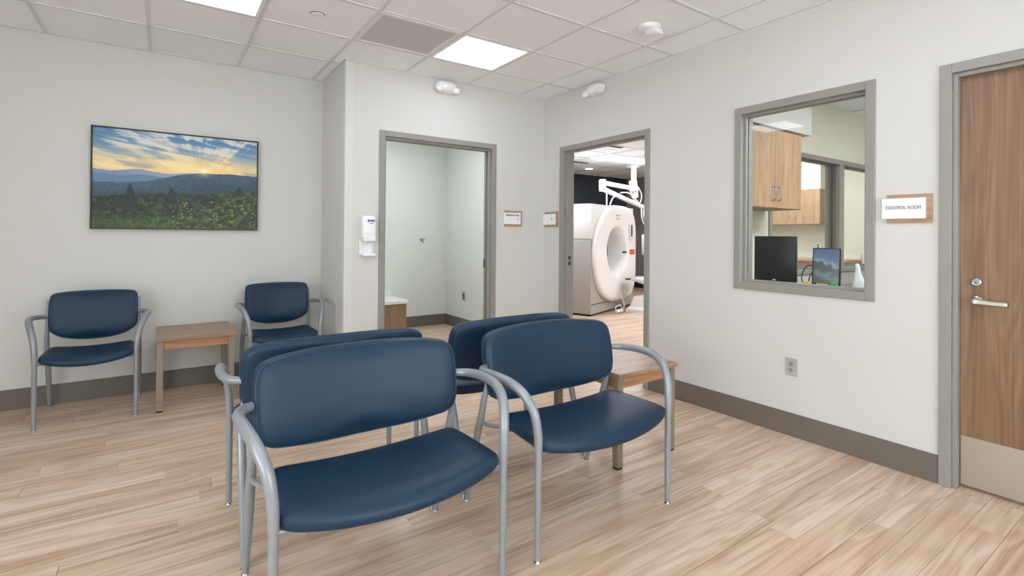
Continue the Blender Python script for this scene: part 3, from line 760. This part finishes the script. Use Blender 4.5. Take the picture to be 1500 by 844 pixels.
# ------------------------------------------------------------------ dressing room
bn = empty('bench', (-1.4, 1.97, 0)); tag(bn, 'built-in wooden bench with a white top inside the dressing room', 'bench')
G().box(XJ+T, -.812, 1.693, 2.25, .414, .454, .003).build('bench_top', 'quartz', bn)
G().box(XJ+T, -.835, 1.715, 2.25, 0, .414).build('bench_base', 'bench_wood', bn)
G().box(XJ+T, -.835, 2.232, 2.25, .454, .53).build('backsplash', 'quartz', bn)
hk = empty('coat_hook', (-.389, 2.258, 1.213)); tag(hk, 'small chrome coat hook on the dressing room back wall', 'hook')
G().box(-.414, -.364, 2.252, 2.258, 1.20, 1.23, .001).build('hook_plate', 'chrome', hk)
for s_ in (-1, 1): G().tube(cr([(-.389, 2.252, 1.222), (-.389+s_*.02, 2.225, 1.222), (-.389+s_*.04, 2.205, 1.235)], 4), .006, 8).build('prong', 'chrome', hk)
G().tube([(-.389, 2.252, 1.21), (-.389, 2.21, 1.20), (-.389, 2.2, 1.17)], .005, 8).build('prong', 'chrome', hk)
ol = empty('wall_outlet', (-.006, 1.725, .39)); tag(ol, 'grey electrical outlet on the dressing room right wall', 'outlet')
G().box(-.012, -.006, 1.688, 1.762, .393, .508, .0015).build('cover_plate', 'outlet_grey', ol)
for zc in (.43, .47): G().lathe([(.016, 0), (.0155, -.002)], (-.012, 1.725, zc), 'X', 14).build('receptacle', 'black_matte', ol)
struct(G().box(XJ+T, 0, T, 2.258, H+.022, H+.05).build('ceiling_dressing_room', 'tile'))
light_panel(-1.5, -.9, .7, 1.3, 'lit ceiling panel inside the dressing room', 'panel_dressing')

# ------------------------------------------------------------------ imaging room
ci = struct(G().box(T, XI, -1.57, YI, H+.008, H+.05).build('ceiling_imaging_room', 'tile'))
for k in range(1, 11): G().box(T+.61*k-.012, T+.61*k+.012, -1.57, YI, H, H+.01).build('grid_bar', 'tbar', ci)
for k in range(1, 11): G().box(T, XI, -1.57+.61*k-.012, -1.57+.61*k+.012, H+.0005, H+.01).build('grid_bar', 'tbar', ci)
light_panel(3.18, 4.62, 2.12, 2.70, 'long bright ceiling panel above the scanner seen through the doorway', 'panel_imaging')
light_panel(.86, 2.06, 1.5, 2.1, 'lit ceiling panel in the scanner room near its doorway, out of sight', 'panel_imaging')
light_panel(2.35, 3.55, -.7, -.1, 'added unseen ceiling panel brightening the scanner front', 'panel_imaging')  # extra panel, added out of view to light the dull gantry face
light_panel(4.52, 5.72, -.3, .3, 'lit ceiling panel over the scanner room worktop, out of sight', 'panel_imaging')
for q, lab in (((4.21, 3.765), 'round recessed downlight near the dark blue wall'), ((2.92, 1.861), 'round recessed downlight near the scanner room doorway')):
    t = empty('downlight', (q[0], q[1], H)); tag(t, lab, 'downlight', 'scanner room downlights')
    G().lathe([(.095, 0), (.095, -.006), (.075, -.008)], (q[0], q[1], H+.002)).build('trim_ring', 'white', t)
    G().lathe([(.072, 0), (.072, -.003)], (q[0], q[1], H-.006)).build('lens', 'panel_imaging', t)
for c, wh in (((3.35, 3.2), 'nearer the dark blue wall'), ((2.55, 1.55), 'nearer the doorway')):
    dv = G().box(c[0]-.3, c[0]+.3, c[1]-.04, c[1]+.04, H-.004, H+.002).build('slot_diffuser', 'black_matte'); tag(dv, 'dark linear slot diffuser in the scanner room ceiling, '+wh, 'vent', 'scanner room slot diffusers')
# --- the scanner, built in its own axes (u across, n out of the bore face) and turned
A = math.radians(20); BASE = (2.232, 1.586, 0)
sc_ = empty('ct_scanner')
tag(sc_, 'large white and grey ring-shaped medical scanner seen through the doorway', 'scanner')
# local x = across (u), local y = into the body (-n)
UC, ZC = .87, .99
def shell(z0, z1, top, bottom):
    """cover with an open bore: sides, rear, lid and a front plate cut round the bore"""
    g = G(); b_ = .012
    g.box(0, .03, .02, 1.05, z0, z1, b_, 2).box(1.72, 1.75, .02, 1.05, z0, z1, b_, 2)
    g.box(.02, 1.73, 1.02, 1.05, z0, z1, b_, 2)
    if top: g.box(.0, 1.75, .02, 1.05, z1-.03, z1, b_, 2)
    cz, r_ = ZC+.04, .6; th = math.asin((1.2275-cz)/r_)
    if bottom: arc = [(UC+r_*math.cos(t), cz+r_*math.sin(t)) for t in np.linspace(th, -math.pi-th, 40)]; poly = [(.012, z0), (1.738, z0), (1.738, z1)]+arc+[(.012, z1)]
    else: arc = [(UC+r_*math.cos(t), cz+r_*math.sin(t)) for t in np.linspace(math.pi-th, th, 30)]; poly = [(.012, z0)]+arc+[(1.738, z0), (1.738, z1), (.012, z1)]
    g.prism(poly, 'Y', .021, .035)
    return g
shell(.03, 1.225, False, True).build('lower_cover', 'scanner_grey', sc_)
G().box(.03, 1.72, .06, 1.02, 0, .03).build('plinth', 'black_matte', sc_)
up_ = shell(1.23, 1.80, True, False).build('upper_cover', 'scanner_white', sc_)
for k in range(9): G().box(-.004, .004, .42, .72, 1.40+.03*k, 1.412+.03*k).build('vent_slat', 'quartz', up_)
def ring_loop(k, ru, rz, y, sq):
    th = 2*math.pi*k/64; c, s = math.cos(th), math.sin(th)
    e = sq if c > 0 else .92
    return (UC+ru*math.copysign(abs(c)**e, c), y, ZC+rz*math.copysign(abs(s)**e, s))
lp = []
for ru, rz, y, sq in ((.82, .79, .05, .46), (.845, .82, .025, .46), (.85, .825, -.01, .46), (.845, .82, -.035, .46), (.82, .795, -.056, .46), (.76, .73, -.064, .6), (.62, .60, -.066, .8), (.48, .48, -.064, 1), (.44, .44, -.056, 1), (.41, .41, -.03, 1), (.375, .375, .08, 1), (.352, .352, .30, 1)):
    lp.append([ring_loop(k, ru, rz, y, sq if ru > .5 else 1) if ru > .5 else (UC+ru*math.cos(2*math.pi*k/64), y, ZC+.04+rz*math.sin(2*math.pi*k/64)) for k in range(64)])
G().rings(lp, capa=False, capb=False).build('front_cover', 'scanner_white', sc_)
G().rings([[(UC+.352*math.cos(2*math.pi*k/64), y, ZC+.04+.352*math.sin(2*math.pi*k/64)) for k in range(64)] for y in (.29, 1.03)], capa=False, capb=False).build('bore_liner', 'bore_grey', sc_)
G().box(1.33, 1.45, -.095, -.065, 1.22, 1.50, .008, 2).build('display', 'white_gloss', sc_)
G().box(1.365, 1.425, -.098, -.094, 1.28, 1.48).build('display_screen', 'black_matte', sc_)
G().box(1.38, 1.58, -.085, -.06, .955, 1.045, .010, 2).build('red_label', 'label_red', sc_)
G().box(1.07, 1.20, -.080, -.06, .985, 1.018).build('black_label', 'black', sc_)
for z in (1.63, 1.575): G().box(.78, .92, -.078, -.06, z, z+.018).build('printed_mark', 'label_pink', sc_)
G().box(.02, 1.60, .016, .024, .175, .185).build('seam', 'ink', sc_)
sc_.location = BASE; sc_.rotation_euler = (0, 0, A)
# patient couch in front of the bore
pt = empty('patient_couch'); tag(pt, 'white patient couch standing in front of the scanner, cut by the door frame', 'couch')
g = G(); lp = []
for z, hx_, y0, y1 in ((0, .30, -1.7, -.22), (.05, .30, -1.7, -.22), (.10, .27, -1.66, -.28), (.24, .25, -1.62, -.34), (.30, .17, -1.5, -.6)):
    lp.append([(-hx_, y1, z), (-hx_, y0, z), (hx_, y0, z), (hx_, y1, z)])
g.rings(lp, smooth=False).build('couch_base', 'white', pt)
G().box(-.10, .10, -1.4, -.7, .28, .46).build('lift_column', 'bore_grey', pt)
g = G(); lp = []
for y in np.linspace(-2.2, -.28, 9):
    t_ = min(1, (-.28-y)/.12+.35); lp.append([(.25*math.cos(th), y, .56+(.13*t_ if math.sin(th) < 0 else .03)*math.sin(th)) for th in np.linspace(0, 2*math.pi, 24, endpoint=False)])
g.rings(lp).build('couch_top', 'white_gloss', pt)
G().box(-.22, .22, -.34, -.17, .535, .56, .006).build('cradle_tip', 'black', pt)
pt.location = (2.232+math.cos(A)*1.14+.0, 1.586+math.sin(A)*1.14, 0); pt.rotation_euler = (0, 0, A)
# floor cable and foot pedal
pd = empty('foot_pedal', (2.95, 1.74, 0)); tag(pd, 'small white foot pedal frame on the floor beside the couch base', 'pedal')
G().tube([(2.80, 1.60, .03), (2.86, 1.62, .03), (3.02, 1.68, .03)], [.03, .034, .034], 10, flat=.8).build('pedal_base', 'white', pd)
G().tube(cr([(2.80, 1.60, .03), (2.79, 1.60, .11), (2.97, 1.66, .12), (3.01, 1.68, .03)], 5), .009, 8).build('pedal_bar', 'white', pd)
G().tube(cr([(3.0, 1.67, .03), (3.12, 1.72, .10), (3.10, 1.76, .24), (3.06, 1.77, .32)], 5), .008, 8).build('cable', 'white', pd)
# ceiling arm
am = empty('equipment_boom', (4.64, 2.887, H)); tag(am, 'white jointed ceiling boom with looping cables above the scanner', 'boom')
Y0 = 2.887
G().lathe([(.16, 0), (.15, -.03), (.06, -.045), (.055, -.36), (.06, -.37)], (4.64, Y0, H)).build('ceiling_column', 'white', am)
G().lathe([(.085, 0), (.085, -.20), (.07, -.21)], (4.60, Y0-.02, 2.42)).build('motor_housing', 'white', am)
G().box(4.60, 4.74, Y0-.05, Y0+.05, 2.08, 2.30, .02, 2).build('shoulder_joint', 'white', am)
G().tube([(4.64, Y0, 2.27), (3.72, Y0, 2.335)], .045, 12).build('upper_arm', 'white', am)
G().box(3.68, 3.79, Y0-.06, Y0+.05, 2.16, 2.40, .02, 2).build('elbow_joint', 'white', am)
G().tube([(3.75, Y0-.03, 2.20), (4.86, Y0-.03, 1.90)], [.05, .045], 12).build('forearm', 'white', am)
G().tube(cr([(4.83, Y0-.03, 1.92), (4.93, Y0-.03, 1.88), (4.95, Y0-.03, 1.70), (5.06, Y0-.03, 1.60)], 5), .04, 10).build('wrist', 'white', am)
for c in ([(4.70, Y0-.02, 2.36), (4.86, Y0-.02, 2.16), (4.80, Y0-.02, 1.98), (4.62, Y0-.02, 2.04), (4.50, Y0-.02, 2.25)], [(3.80, Y0-.06, 2.22), (3.76, Y0-.1, 2.0), (3.76, Y0-.1, 1.80)], [(3.82, Y0-.1, 1.80), (3.92, Y0-.08, 2.0), (4.05, Y0-.06, 2.10)], [(4.20, Y0-.05, 2.16), (4.45, Y0-.05, 2.16), (4.72, Y0-.05, 2.00)], [(4.82, Y0-.05, 1.88), (4.84, Y0-.05, 1.66), (4.94, Y0-.05, 1.52), (5.05, Y0-.05, 1.54)]):
    G().tube(cr(c, 6), .012, 8).build('cable', 'white', am)
# injector unit on the far side
ij = empty('injector_unit', (4.75, 2.55, 0)); tag(ij, 'white equipment unit on a stand right of the scanner', 'medical device')
G().box(4.62, 4.90, 2.45, 2.66, .90, 1.32, .02, 2).build('housing', 'white', ij)
for z in (1.0, 1.1, 1.2): G().lathe([(.03, 0), (.03, -.02)], (4.80, 2.45, z), 'Y', 12).build('knob', 'black', ij)
G().tube([(4.76, 2.56, .06), (4.76, 2.56, .92)], .03, 10).build('stand_pole', 'white', ij)
for k in range(5):
    a_ = 2*math.pi*k/5; G().tube([(4.76, 2.56, .08), (4.76+.3*math.cos(a_), 2.56+.3*math.sin(a_), .05), (4.76+.3*math.cos(a_), 2.56+.3*math.sin(a_), 0)], .02, 8).build('foot', 'white', ij)
# worktop and cabinets on the cream side wall of the imaging room
def cabinet(name, x0, x1, y0, y1, z0, z1, axis, n, label, handles):
    t = empty(name, ((x0+x1)/2, (y0+y1)/2, z0)); tag(t, label, 'cabinet')
    if axis == '-X':
        G().box(x0+.02, x1, y0, y1, z0, z1).build('body', 'bench_wood', t); wd = (y1-y0)/n
        for k in range(n):
            d = G().box(x0, x0+.019, y0+k*wd+.002, y0+(k+1)*wd-.002, z0+.003, z1-.003, .001).build('door', 'cabinet_wood', t)
            if k in handles:
                yh = y0+k*wd+(.05 if handles[k] < 0 else wd-.05)
                G().tube(cr([(x0, yh, z0+.06), (x0-.03, yh, z0+.08), (x0-.035, yh, z0+.12), (x0-.03, yh, z0+.16), (x0, yh, z0+.18)], 3), .006, 8).build('handle', 'chrome', d)
    else:
        G().box(x0, x1, y0+.02, y1, z0, z1).build('body', 'bench_wood', t); wd = (x1-x0)/n
        for k in range(n):
            d = G().box(x0+k*wd+.0015, x0+(k+1)*wd-.0015, y0, y0+.019, z0+.003, z1-.003, .001).build('door', 'cabinet_wood', t)
            if k in handles:
                xh = x0+k*wd+(.045 if handles[k] < 0 else wd-.045)
                G().tube(cr([(xh, y0, z0+.06), (xh, y0-.028, z0+.075), (xh, y0-.034, z0+.12), (xh, y0-.028, z0+.165), (xh, y0, z0+.18)], 3), .006, 8).build('handle', 'chrome', d)
    return t
cabinet('wall_cabinet', 6.03, XI, -.10, 1.70, 1.525, 2.14, '-X', 4, 'wooden wall cabinet seen through the inner window, on the far cream wall', {0: 1, 1: -1, 2: 1, 3: -1})
struct(G().box(6.03, XI, -.11, 1.70, 2.142, H).build('soffit_imaging_room', 'paint_cream'))
wt = empty('worktop_unit', (6.1, .8, 0)); tag(wt, 'wooden worktop below the far wall cabinet, seen through the inner window', 'worktop')
G().box(5.80, XI-.003, -.6, 1.70, .88, .92, .003).build('worktop', 'cabinet_wood', wt)
G().box(5.84, XI-.003, -.6, 1.70, 0, .88).build('base_unit', 'bench_wood', wt)
G().box(6.38, XI-.003, -.6, 1.70, .92, 1.02).build('backsplash', 'quartz', wt)
for y, lab in ((.085, 'left of the two white wall plates under the far cabinet'), (-.074, 'right of the two white wall plates under the far cabinet')):
    o = empty('wall_plate', (XI, y, 1.13)); tag(o, lab, 'outlet', 'far wall plates')
    G().box(XI-.012, XI, y-.04, y+.04, 1.07, 1.19, .002).build('cover_plate', 'white', o)
    for zc in (1.11, 1.15): G().box(XI-.018, XI-.012, y-.018, y+.018, zc-.015, zc+.015).build('socket', 'ink_grey', o)

# ------------------------------------------------------------------ control room
cc = struct(G().box(T, 4.6, -5.2, -1.7, H+.008, H+.05).build('ceiling_control_room', 'tile'))
for k in range(1, 8): G().box(T+.61*k-.012, T+.61*k+.012, -5.2, -1.7, H, H+.01).build('grid_bar', 'tbar', cc)
for k in range(1, 6): G().box(T, 4.6, -1.7-.61*k-.012, -1.7-.61*k+.012, H+.0005, H+.01).build('grid_bar', 'tbar', cc)
light_panel(.76, 1.95, -4.1, -3.5, 'lit ceiling panel in the control room, out of sight', 'panel_control')
light_panel(3.2, 3.8, -4.1, -3.5, 'lit ceiling panel deep in the control room, out of sight', 'panel_control')
cabinet('wall_cabinet', .42, 1.325, -2.03, -1.7, 1.533, 2.20, '-Y', 2, 'tall wooden wall cabinet with two arched handles inside the control room', {0: 1, 1: -1})
struct(G().box(T, 1.44, -2.06, -1.7, 2.205, H).build('soffit_control_room', 'paint'))
ct = empty('control_desk', (.45, -2.5, 0)); tag(ct, 'grey control room desk just behind the viewing window', 'desk')
G().box(T+.002, .80, -3.32, -1.71, .865, .90, .003).build('desk_top', 'counter_grey', ct)
G().box(.80, 4.2, -2.35, -1.71, .865, .90, .003).build('desk_return', 'counter_grey', ct)
for y in (-3.30, -2.5): G().box(T+.01, .76, y, y+.03, 0, .865).build('desk_panel', 'counter_grey', ct)
for x in (2.0, 4.1): G().box(x, x+.03, -2.32, -1.72, 0, .865).build('desk_panel', 'counter_grey', ct)
def monitor(name, c, w_, h_, rz, tilt, label, screen):
    t = empty(name); tag(t, label, 'monitor')
    M = Matrix.Translation((0, 0, .06+h_/2)) @ Matrix.Rotation(tilt, 4, 'Y')
    def tr(g): g.v = [tuple(M @ Vector(q)) for q in g.v]; return g
    tr(G().box(-.015, .02, -w_/2, w_/2, -h_/2, h_/2, .006, 2)).build('bezel', 'black', t)
    tr(G().box(.02, .05, -w_*.3, w_*.3, -h_*.3, h_*.3, .01)).build('rear_housing', 'black_matte', t)
    if screen: tr(G().box(-.0165, -.0152, -w_/2+.008, w_/2-.008, -h_/2+.012, h_/2-.008)).build('screen', 'screen', t)
    else: tr(G().box(-.0165, -.0152, -.012, .012, -h_/2+.006, -h_/2+.016)).build('badge', 'white', t)
    G().tube([(.055, 0, .01), (.04, 0, .06+h_*.45)], .015, 8).build('stand_neck', 'black_matte', t)
    G().box(-.07, .11, -.09, .09, 0, .012, .004).build('stand_foot', 'black_matte', t)
    t.location = c; t.rotation_euler = (0, 0, rz)
    return t
ms = bpy.data.materials.new('screen'); ms.use_nodes = True; MAT['screen'] = ms; nt = ms.node_tree; b = nt.nodes['Principled BSDF']
N = nt.nodes.new; L = nt.links.new
tcn = N('ShaderNodeTexCoord'); sep = N('ShaderNodeSeparateXYZ'); L(tcn.outputs['Generated'], sep.inputs[0])
nz = N('ShaderNodeTexNoise'); nz.inputs['Scale'].default_value = 5; nz.inputs['Detail'].default_value = 6; L(tcn.outputs['Generated'], nz.inputs['Vector'])
a1 = N('ShaderNodeMath'); a1.operation = 'MULTIPLY_ADD'; a1.inputs[1].default_value = .45; L(nz.outputs['Fac'], a1.inputs[0]); L(sep.outputs['Z'], a1.inputs[2])
a2 = N('ShaderNodeMath'); a2.operation = 'MULTIPLY_ADD'; a2.inputs[1].default_value = -.25; L(sep.outputs['Y'], a2.inputs[0]); L(a1.outputs[0], a2.inputs[2])
rp = N('ShaderNodeValToRGB'); e = rp.color_ramp.elements
e[0].position = .12; e[0].color = lin((34, 40, 44)); e[1].position = 1.0; e[1].color = lin((66, 88, 128))
for ps, c in ((.3, (92, 104, 112)), (.42, (30, 42, 46)), (.62, (48, 60, 62)), (.70, (130, 140, 156)), (.78, (84, 104, 140))): e.new(ps).color = lin(c)
L(a2.outputs[0], rp.inputs['Fac']); L(rp.outputs['Color'], b.inputs['Emission Color']); b.inputs['Emission Strength'].default_value = .55
b.inputs['Base Color'].default_value = (.01, .01, .01, 1); b.inputs['Roughness'].default_value = .2
monitor('monitor', (.40, -2.285, .90), .30, .335, math.radians(4), math.radians(0), 'black computer monitor, switched off, behind the control room window', False)
monitor('monitor', (.40, -2.640, .90), .168, .255, math.radians(12), math.radians(6), 'small portrait monitor showing a mountain picture behind the window', True)
cb = empty('monitor_cable', (.42, -2.5, .9)); tag(cb, 'black cables looping left of the small monitor', 'cable')
for c in ([(.44, -2.545, 1.09), (.44, -2.49, 1.08), (.43, -2.46, 1.0), (.43, -2.49, .915)], [(.45, -2.545, 1.05), (.45, -2.52, 1.03), (.44, -2.505, .97), (.44, -2.53, .912)], [(.45, -2.545, .98), (.45, -2.535, .95), (.45, -2.52, .912)]): G().tube(cr(c, 5), .004, 6).build('cable', 'black', cb)
cb = empty('power_cable', (.42, -2.15, .9)); tag(cb, 'black cable curving at the left edge of the dark monitor', 'cable')
G().tube(cr([(.43, -2.17, 1.03), (.43, -2.135, 1.02), (.43, -2.13, .95), (.43, -2.17, .92)], 5), .005, 6).build('cable', 'black', cb)
ph = empty('handheld_scanner', (.36, -2.85, .9)); tag(ph, 'white handheld scanner standing at the right edge of the window', 'scanner')
lp = []
for z, y, ry, rx in ((.905, -2.865, .06, .05), (.93, -2.865, .058, .048), (.965, -2.862, .05, .045), (1.0, -2.858, .036, .035), (1.03, -2.850, .024, .026), (1.06, -2.846, .016, .02), (1.09, -2.846, .013, .016), (1.112, -2.842, .012, .014), (1.12, -2.84, .006, .007)):
    lp.append([(.36+rx*math.cos(t_), y+ry*math.sin(t_), z) for t_ in np.linspace(0, 2*math.pi, 16, endpoint=False)])
G().rings(lp).build('body', 'white_gloss', ph)
G().box(.34, .40, -2.935, -2.928, .93, 1.06, .002).build('window_plate', 'black', ph)
for nm, c, mt_, lab, cat in (('sticky_note', (.235, -2.585), 'yellow', 'yellow note pad at the foot of the small monitor', 'note pad'), ('highlighter', (.235, -2.69), 'yellow', 'yellow orange marker right of the note pad', 'marker'), ('marker_cap', (.235, -2.755), 'green', 'small green cap next to the white handheld scanner', 'cap')):
    if nm == 'highlighter': o = G().tube([(c[0], c[1]+.04, .975), (c[0], c[1]-.03, .975)], [.009, .008], 10).build(nm, mt_)
    else: o = G().box(c[0]-.02, c[0]+.02, c[1]-.018, c[1]+.018, .964, .99, .003, 2).build(nm, mt_)
    tag(o, lab, cat)
tr_ = G().box(.20, .27, -2.90, -2.52, .90, .963, .004).build('desk_tray', 'white'); tag(tr_, 'white desktop tray under the notes behind the window', 'tray')
